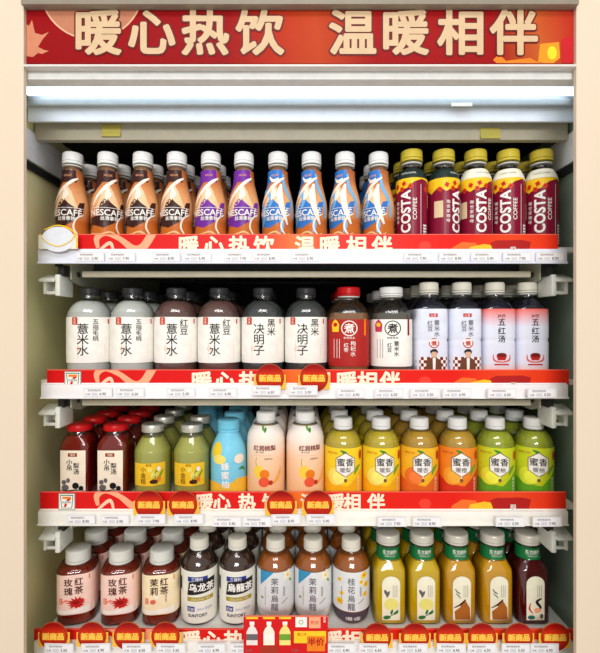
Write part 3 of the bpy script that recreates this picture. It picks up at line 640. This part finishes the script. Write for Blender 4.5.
# ------------------------------------------------------------------ shelves with rails, brackets, banners, tags
SH = [dict(n='top shelf', z=1.379, l=38, r=567, b0=77, b1=558, top=234), dict(n='second shelf', z=1.163, l=41, r=568, b0=47, b1=569, top=369.5),
      dict(n='third shelf', z=.960, l=38, r=568, b0=40, b1=566, top=491.5), dict(n='bottom shelf', z=.746, l=34, r=573, b0=34, b1=574, top=628.5)]
railm = [mat('rail_cool_white', (232, 237, 250), rough=.35, var=.03), mat('rail_white', (244, 242, 244), rough=.35, var=.03), mat('rail_warm_white', (242, 240, 232), rough=.35, var=.03), mat('rail_pale', (240, 236, 230), rough=.35)]
deckm = mat('white_deck', (232, 232, 226), rough=.3)
def logo(p, cx, cz, s):            # square numeral logo with a word strip
    W = C['white_print']; G = mat('logo_green', (20, 110, 70)); R = C['red_print']; O = C['orange_print']
    p.rect(cx - s * .5, cx + s * .5, cz - s * .5, cz + s * .5, mat('logo_grey', (150, 150, 140)), 4)
    p.rect(cx - s * .45, cx + s * .45, cz - s * .45, cz + s * .45, W, 5)
    p.poly([(cx - s * .4, cz + s * .4), (cx + s * .4, cz + s * .4), (cx + s * .32, cz - s * .4), (cx - s * .32, cz - s * .4)], G, 6)
    p.poly([(cx - s * .35, cz + s * .35), (cx + s * .35, cz + s * .35), (cx + s * .28, cz - s * .36), (cx - s * .28, cz - s * .36)], W, 7)
    p.poly([(cx - s * .26, cz + s * .3), (cx + s * .26, cz + s * .3), (cx + s * .26, cz + s * .16), (cx - s * .26, cz + s * .16)], O, 8)
    p.poly([(cx + s * .26, cz + s * .16), (cx + s * .06, cz - s * .05), (cx - s * .04, cz - s * .32), (cx - s * .18, cz - s * .32), (cx - s * .08, cz - s * .02), (cx + s * .04, cz + s * .16)], R, 8)
    p.rect(cx - s * .27, cx + s * .27, cz - s * .11, cz + s * .04, W, 9); p.text('ELEVEN', cx, cz - s * .035, s * .15, G, 10, .02)
SHELF = []
for i, s in enumerate(SH):
    z = s['z']; D = .715
    sh = root('display_shelf', (0, .72, z), f'{"white" if i else "cool white"} metal display shelf with price rail, the {s["n"].replace(" shelf","")} one of four', 'shelf', 'cabinet shelves'); SHELF.append(sh)
    boxes('shelf_deck', [(-.422, .450, .006, .50, -.008, 0)], deckm, sh, .0008)
    boxes('front_lip', [(X(82, .75), X(531, .75), .03, .04, -.046, -.036)], beige, sh, .001)
    boxes('dark_gap_strip', [(X(82, .75) + .01, X(531, .75) - .01, .05, .06, -.036, -.008)], dark, sh)  # dark strip added for the shaded gap between deck and lip
    xl, xr = X(s['l'], D), X(s['r'], D)
    up = .005 if i == 3 else 0
    bm = bmesh.new(); box(bm, xl, xr, -.006, .002, -.0275, -.006 + up, bev=.0012); box(bm, xl, xr, -.0085, -.004, -.0285, -.0255, bev=.0006); box(bm, xl, xr, -.001, .008, -.010, -.004)
    obj('price_rail', mesh_of(bm, 'price_rail', railm[i], True), sh)
    for sd, xx in ((-1, X(74, .76)), (1, X(537, .76))):
        # support arm with bolt and hole, front latch block with tilted tab
        bm = bmesh.new(); prof2 = [(.03, -.008), (.03, -.05), (.06, -.058), (.2, -.054), (.5, -.035), (.5, -.008)]
        a = [bm.verts.new((xx - .0012, y, q)) for y, q in prof2]; b = [bm.verts.new((xx + .0012, y, q)) for y, q in prof2]
        bm.faces.new(a); bm.faces.new(b[::-1])
        for k in range(6): bm.faces.new((a[k], b[k], b[(k + 1) % 6], a[(k + 1) % 6]))
        obj('support_arm', mesh_of(bm, 'support_arm', mat('arm_steel', (178, 178, 156), rough=.35)), sh)
        bm = cyl_x(xx - .004, xx + .004, .0045, 12); bmesh.ops.translate(bm, verts=bm.verts, vec=(0, .05, -.04)); obj('bolt', mesh_of(bm, 'bolt', mat('bolt_steel', (110, 110, 100), metal=.7, rough=.3), True), sh)
        bm = bmesh.new(); x0 = xx + sd * .006; e = sd
        def bx(a, b, *r, **k): a, b = sorted((x0 + e * a, x0 + e * b)); box(bm, a, b, *r, **k)
        bx(0, .008, .006, .05, -.079, -.044, bev=.0015); bx(.008, .026, .012, .016, -.076, -.071, bev=.0006); bx(.024, .028, .008, .03, -.076, -.050, bev=.0008)
        bx(.006, .032, .000, .030, -.052, -.047, bev=.001, rot=Matrix.Rotation(.35, 3, 'X')); bx(.009, .024, .030, .033, -.070, -.05, bev=.0004)
        obj('latch', mesh_of(bm, 'latch', mat('latch_white', (228, 230, 222), rough=.35), True), sh, label='white latch block at shelf end')
        bm = bmesh.new(); bx(-.004, .006, .012, .03, -.046, -.028); bx(.002, .010, .010, .02, -.03, -.012); obj('latch_hook', mesh_of(bm, 'latch_hook', mat('hook_black', (40, 40, 38))), sh)
    # banner
    D = .7195; x0, x1 = X(s['b0'], D), X(s['b1'], D); zt = Z(s['top'], D); zb = z - (.0085 if i < 3 else .0035); H = (zt - zb) * 1000
    bn = root('promo_banner', (0, D, zb), f'red promotional banner strip with cream Chinese slogan along the {s["n"]} front', 'banner', 'shelf-front banners')
    boxes('banner_strip', [(x0, x1, 0, .0012, 0, H / 1000)], banner_grad('banner_print', -.42, .42), bn)
    p = Print(); mm = lambda q: X(q, D) * 1000; mz = lambda q: (Z(q, D) - zb) * 1000; t = s['top']
    peach = mat('ribbon_peach', (250, 168, 130))
    p.ribbon([(mm(98), mz(t + 14)), (mm(97), mz(t + 4)), (mm(106), mz(t - 1)), (mm(120), mz(t + 5)), (mm(134), mz(t + 15)), (mm(144), mz(t + 12)), (mm(154), mz(t - 4))], [5, 10, 9, 8, 12, 13, 14], peach, 1)
    p.ribbon([(mm(98), mz(t + 18)), (mm(110), mz(t + 9)), (mm(114), mz(t + 20))], [4, 6, 3], mat('ribbon_light', (252, 200, 168)), 2)
    p.rect(x0 * 1000, x1 * 1000, H - 1.2, H - .2, mat('banner_edge', (250, 120, 100)), 2)
    R = mat('cup_deep_red', (176, 24, 22))
    p.poly([(mm(490), mz(t + 9)), (mm(496), mz(t + 6.5)), (mm(522), mz(t + 6)), (mm(531), mz(t + 8)), (mm(528), mz(t + 20)), (mm(494), mz(t + 20))], R, 3)
    p.poly([(mm(470), mz(t + 13)), (mm(484), mz(t + 10)), (mm(496), mz(t + 12)), (mm(498), mz(t + 20)), (mm(468), mz(t + 20))], mat('glow_yellow', (252, 190, 40)), 2)
    p.poly([(mm(452), mz(t + 14)), (mm(462), mz(t + 8)), (mm(476), mz(t + 9)), (mm(482), mz(t + 20)), (mm(450), mz(t + 20))], mat('glow_orange', (244, 110, 40)), 1)
    p.ell(mm(425), mz(t + 12), 10, 8, mat('glow_coral', (236, 62, 44)), .5)
    logo(p, mm(513), mz(t + 15.5), 9)
    lx = [188, 214, 240, 266] ; cw = mat('banner_letter', (252, 232, 206)); xs = (189, 214, 239, 264, 305, 330, 356, 382) if i == 0 else ((202, 225, 249, 274, 322, 347, 367, 390) if i == 1 else (205, 222, 247, 271, 309, 336, 352, 376))
    if i == 3: xs = (191, 212, 234, 258, 302, 333, 352, 374)
    for ch, q in zip('暖心热饮温暖相伴', xs): p.text(ch, mm(q), mz(t + (12 if i != 2 else 10.5)), 34 if i != 2 else 29, cw, 4, .034)
    if i in (1, 2): logo(p, mm(73 if i == 1 else 67), mz(t + 10), 27)
    cr = (x0 * 1000 + .5, x1 * 1000 - .5, .3, H - .1)
    obj('printed_artwork', p.build('printed_artwork', False, None, cr, lay=.12), bn); obj('lettering', p.build('lettering', True, None, cr, lay=.12), bn)
# price tags
TAGS = [[90, 121, 166, 197, 238, 267, 305, 418, 453, 485, 517, 550], [98, 130, 181, 223, 266, 303, 351, 389, 425, 457, 502, 542],
        [81, 115, 151, 189, 227, 257, 286, 321, 392, 427, 510, 547], [59, 96, 137, 171, 211, 244, 290, 341, 373, 413, 451, 482, 516, 544]]
PR = ['5.90', '6.50', '7.90', '5.50', '8.90', '6.90']
tagm = mat('tag_paper', (240, 238, 240), rough=.5, var=.01); line = mat('tag_line', (196, 194, 206))
def tag_mesh(pr_, wd=46, ht=15.5, cream=False):
    p = Print(); bm = bmesh.new(); box(bm, -wd / 2000, wd / 2000, -.0006, 0, 0, ht / 1000); card = mesh_of(bm, 'card', tagm)
    for a, b, q, r in ((-wd / 2 + 1, wd / 2 - 1, ht - 1.6, ht - 1.1), (-wd / 2 + 1, wd / 2 - 1, 1.1, 1.5), (-wd / 2 + 1, -wd / 2 + 1.5, 1.1, ht - 1.1), (wd / 2 - 1.5, wd / 2 - 1, 1.1, ht - 1.1)): p.rect(a, b, q, r, line, 4)
    p.text('热饮特选饮料', -5, ht - 4.6, 3.6, C['grey_ink'], 6); p.text('元/瓶', -16, 4.6, 3.2, C['grey_ink'], 6); p.text(pr_, 8, 5.0, 6, C['grey_ink'], 6, .01)
    for k in range(7): p.rect(-9 + k * 1.3, -9 + k * 1.3 + (.5 if k % 2 else .8), 2.4, 7, line, 5)
    return card, p.build('lettering', None, None, lay=.16)
TM = {q: tag_mesh(q) for q in PR}
for i, row in enumerate(TAGS):
    D = .7112 if i < 3 else .7035
    for j, q in enumerate(row):
        a, b = TM[PR[(i * 5 + j * 2) % 6]]
        z = SH[i]['z'] - .0255 if i < 3 else SH[i]['z'] - .0112
        if i in (1, 2) and any(abs(q - v) < 20 for v in ([270, 314], [149, 183, 281, 318])[i - 1]): D = .7035; z += .004
        x = X(q, D)
        card = tag(obj('price_tag', a, None, (x, D, z)), f'white paper price tag on the {SH[i]["n"]} rail, {pos(j, len(row))} along it', 'price tag', f'price tags on the {SH[i]["n"]} rail')
        o = obj('lettering', b, card)
        if i: card.rotation_euler.y = random.uniform(-.02, .02)
# "new product" roundels
def roundel(i, j, n, q, py, D=.7050, rpx=14.2, sq=True):
    z = Z(py, D); x = X(q, D); r = rpx * D / F * 1000
    rd = root('promo_roundel', (x, D, z), f'round red-orange new-product paper badge on the {SH[i]["n"]} front, {pos(j, n)} there', 'badge', f'round badges on the {SH[i]["n"]}', 0)
    for nm, me in RM.items(): obj(nm, me, rd)
def roundel_meshes():
    r = 14.2 * .705 / F * 1000; bm = bmesh.new()
    q = bmesh.ops.create_cone(bm, cap_ends=True, segments=36, radius1=r / 1000, radius2=r / 1000, depth=.0008)
    bmesh.ops.rotate(bm, verts=bm.verts, matrix=Matrix.Rotation(PI / 2, 3, 'X')); disc = mesh_of(bm, 'disc', mat('roundel_gold', (206, 92, 34), rough=.35))
    p = Print(); p.ell(0, 0, r - 1.4, r - 1.4, grad('roundel_print', [(0, (150, 20, 14)), (.3, (190, 40, 16)), (.6, (214, 50, 18)), (.85, (160, 16, 14)), (1, (130, 10, 12))], 2, -.02, .022, .3), 4, 0, 32); p.ring(0, 0, r - .6, 1.2, mat('roundel_dark', (140, 30, 16)), 5, 32)
    p.rect(-r + 5, r - 5, -5.8, 5.4, grad('roundel_band', [(0, (246, 150, 30)), (1, (222, 80, 24))], 2, -.006, .006), 6)
    p.text('新商品', 0, 0, 11.6, mat('roundel_letter', (252, 206, 84)), 8, .04)
    bk = bmesh.new(); box(bk, -.025, .025, .001, .0018, -.018, .005)
    return {'disc': disc, 'printed_artwork': p.build('printed_artwork', False, None, lay=.14), 'lettering': p.build('lettering', True, None, lay=.14), 'backing_card': mesh_of(bk, 'backing_card', mat('backing_yellow', (248, 190, 60), rough=.4))}
RM = roundel_meshes()
for i, py, lst in ((1, 378, [270, 314]), (2, 504.5, [149, 183, 281, 318]), (3, 636, [53.5, 92, 128, 165.5]), ):
    for j, q in enumerate(lst): roundel(i, j, len(lst) + (4 if i == 3 else 0) * 2, q, py)
for j, q in enumerate([377, 415, 450, 482, 518.6, 555]): roundel(3, j + 4, 10, q, 637)
# round talker at the left end of the top shelf
D = .706; tk = root('shelf_talker', (X(58, D), D, SH[0]['z'] - .006), 'white round shelf talker with yellow ring at the top shelf left end', 'sign')
boxes('card', [(-.031, .031, 0, .001, 0, .022)], mat('talker_card', (232, 230, 214), rough=.4), tk)
p = Print(); p.ell(0, 15, 26, 20, mat('talker_white', (226, 230, 240)), 1, 0, 36); p.ribbon([(-28, 24), (-20, 12), (0, 4), (20, 12), (28, 24)], [1.6] * 5, C['yellow_print'], 4)
p.ribbon([(-22, 30), (0, 37), (22, 30), (29, 18), (30, 2)], [1.4, 1.8, 2.4, 2.4, 3], C['yellow_print'], 3)
obj('printed_artwork', p.build('printed_artwork', None, None, lay=.3), tk)
# half-price card on the bottom shelf
D = .7025; hx0, hx1 = X(243.5, D), X(328, D); hz0, hz1 = Z(654, D), Z(615.5, D); hw = (hx1 - hx0) * 1000; hh = (hz1 - hz0) * 1000
hp = root('half_price_card', ((hx0 + hx1) / 2, D, hz0), 'red half-price promotion card with three printed bottles, front of the bottom shelf', 'sign')
boxes('card', [(-hw / 2000, hw / 2000, 0, .001, 0, hh / 1000)], mat('promo_red', (214, 20, 26), rough=.35), hp, .0003)
p = Print(); W = C['white_print']; u = D / F * 1000; mx = lambda q: (X(q, D) - (hx0 + hx1) / 2) * 1000; mz = lambda q: (Z(q, D) - hz0) * 1000
p.rect(-hw / 2, hw / 2, hh - 1.4, hh - .3, C['peach_print'], 1)
for q, bc in ((252, (236, 226, 220)), (269, (244, 240, 220)), (285, (244, 226, 130))):
    m_ = mat('mini_bottle_%d' % q, bc); p.rect(mx(q - 6), mx(q + 6), mz(619), mz(617), C['yellow_print'], 1)
    p.poly([(mx(a + q), mz(b)) for a, b in [(-5.5, 645), (5.5, 645), (5.5, 632), (3.6, 628), (2, 626.5), (2, 624.5), (-2, 624.5), (-2, 626.5), (-3.6, 628), (-5.5, 632)]], m_, 2)
    p.rect(mx(q - 2.4), mx(q + 2.4), mz(624.5), mz(621.5), W, 3)
    p.rect(mx(q - 5.5), mx(q + 5.5), mz(640), mz(634), C['grey_ink'] if q == 252 else C['leaf_green'] if q == 285 else W, 3)
p.rect(mx(295.5), mx(307), mz(627), mz(617), W, 2); p.ring(mx(301), mz(622), 3.6, 1, C['leaf_green'], 3); p.rect(mx(309), mx(320.5), mz(628), mz(617), C['peach_print'], 2); p.text('热饮', mx(314.7), mz(622.5), 6.5, C['red_print'], 4); p.text('特惠', mx(324.5), mz(619.5), 4.5, W, 4, 0, 0, 1, True)
p.rect(mx(294), mx(326), mz(643), mz(631), C['yellow_print'], 2); p.rect(mx(307), mx(325), mz(651), mz(636), C['orange_print'], 4); p.text('半价', mx(316), mz(641.5), 13, mat('deep_red_letter', (190, 20, 20)), 6, .03); p.text('第二件', mx(302), mz(634), 5, C['red_print'], 6)
p.rect(mx(260), mx(278), mz(653), mz(646), mat('promo_brown', (170, 50, 30)), 1)
obj('printed_artwork', p.build('printed_artwork', False, None, lay=.14), hp); obj('lettering', p.build('lettering', True, None, lay=.14), hp)

# ------------------------------------------------------------------ the bottles
R1 = [('cb', 73, .0), ('cb', 108, .42), ('cb', 143, .02), ('cb', 177, .0), ('cp', 211, .0), ('cp', 244, .0), ('cc', 278, -.25), ('cc', 311.5, -.4), ('cc', 345, -.65), ('cc', 378.5, -.75),
      ('kd', 411.5, -.38), ('kd', 443.5, .75), ('kl', 475.5, .2), ('kl', 508, -.36), ('kl', 541, -.34)]
R2 = [('h1', 90, .42), ('h1', 133, .35), ('h2', 176.5, .26), ('h2', 219.5, .16), ('h3', 263, .07), ('h3', 306, 0), ('jr', 348.5, -.1), ('jw', 391, -.15), ('s1', 428.7, 0), ('s1', 461.5, 0), ('s2', 494.5, 0), ('s2', 527, 0)]
R3 = [('pe', 80.3, 0), ('pe', 116.4, 0), ('ku', 153, .1), ('ku', 192, .05), ('bl', 228.8, 0), ('pc', 266, 0), ('pc', 305.2, .25), ('hy', 343, 0), ('hy', 381, 0), ('ho', 419, -.1), ('hr', 457, -.15), ('hg', 494.8, -.2), ('hg', 533, -.25)]
R4 = [('ro', 78.5, .22), ('ro', 121.6, .18), ('rj', 162, .15), ('o1', 199.5, .25), ('o2', 237.5, .2), ('ja', 275.6, .1), ('ja', 313, .05), ('os', 351, 0), ('ly', 387.8, 0), ('ly', 421.6, 0), ('la', 456, 0), ('la', 492, 0), ('ld', 527, 0)]
GR = {'top shelf': 'bottled coffees on the top shelf', 'second shelf': 'herbal drinks on the second shelf', 'third shelf': 'fruit drinks on the third shelf', 'bottom shelf': 'bottled teas on the bottom shelf'}
for i, row in enumerate((R1, R2, R3, R4)):
    s = SH[i]; depth = 4 if i == 2 else 3; n = len(row)
    for j, (k, q, rz) in enumerate(row):
        x = X(q, .78); y = .78
        for d in range(1 if i == 0 and 5 <= j <= 8 else depth):
            kk = k
            if i == 2 and j == 3 and d >= 2: kk = 'bl'
            if d: y += max(RAD[k], RAD[kk]) * .002 + .0035
            nm, words, parts = K[kk]
            if d == 0: lb = f'{words}, {pos(j, n)}, front row of {s["n"]}'
            else:
                sw = {'coffee_bottle': 'coffee bottle', 'herbal_drink_bottle': 'herbal drink bottle', 'juice_bottle': 'fruit drink bottle', 'tea_bottle': 'tea bottle'}[nm]
                who = 'leftmost' if j == 0 else 'rightmost' if j == n - 1 else ORD[j] + '-from-left'
                lb = f'{sw} {("directly", "two places", "three places")[d - 1]} behind the {who} front bottle on the {s["n"]}'
            b = root(nm, (x + (random.uniform(-.001, .001) if d else 0), y, s['z']), lb, 'bottle', GR[s['n']], rz if d == 0 else (random.uniform(-.1, .1) if kk in ('cb', 'cp', 'cc', 'kd', 'kl', 'ku', 'bl', 'pc', 'hy', 'ho', 'hr', 'hg', 'o1', 'o2', 'ja', 'os') else 0))
            made = {}
            for pn, me, pl in parts:                       # print goes under the label or sleeve that carries it
                par = next((made[q] for q in ('sleeve', 'label', 'printed_label') if q in made), b) if pn in ('printed_artwork', 'lettering') else b
                if pn == 'printed_artwork' and par is b: pn = 'printed_label'
                made[pn] = obj(pn, me, par)
# ------------------------------------------------------------------ floor under the cabinet
bm = bmesh.new(); box(bm, -1.6, 1.6, -2.6, 1.4, -.03, 0)
fl = obj('floor', mesh_of(bm, 'floor', mat('pale_tile_floor', (205, 200, 190), rough=.3, scale=6))); fl['kind'] = 'structure'
bm = bmesh.new(); box(bm, -1.6, 1.6, 1.3, 1.36, 0, 2.8)
wb = obj('wall_back', mesh_of(bm, 'wall_back', mat('shop_wall', (220, 215, 205), rough=.6, scale=4))); wb['kind'] = 'structure'
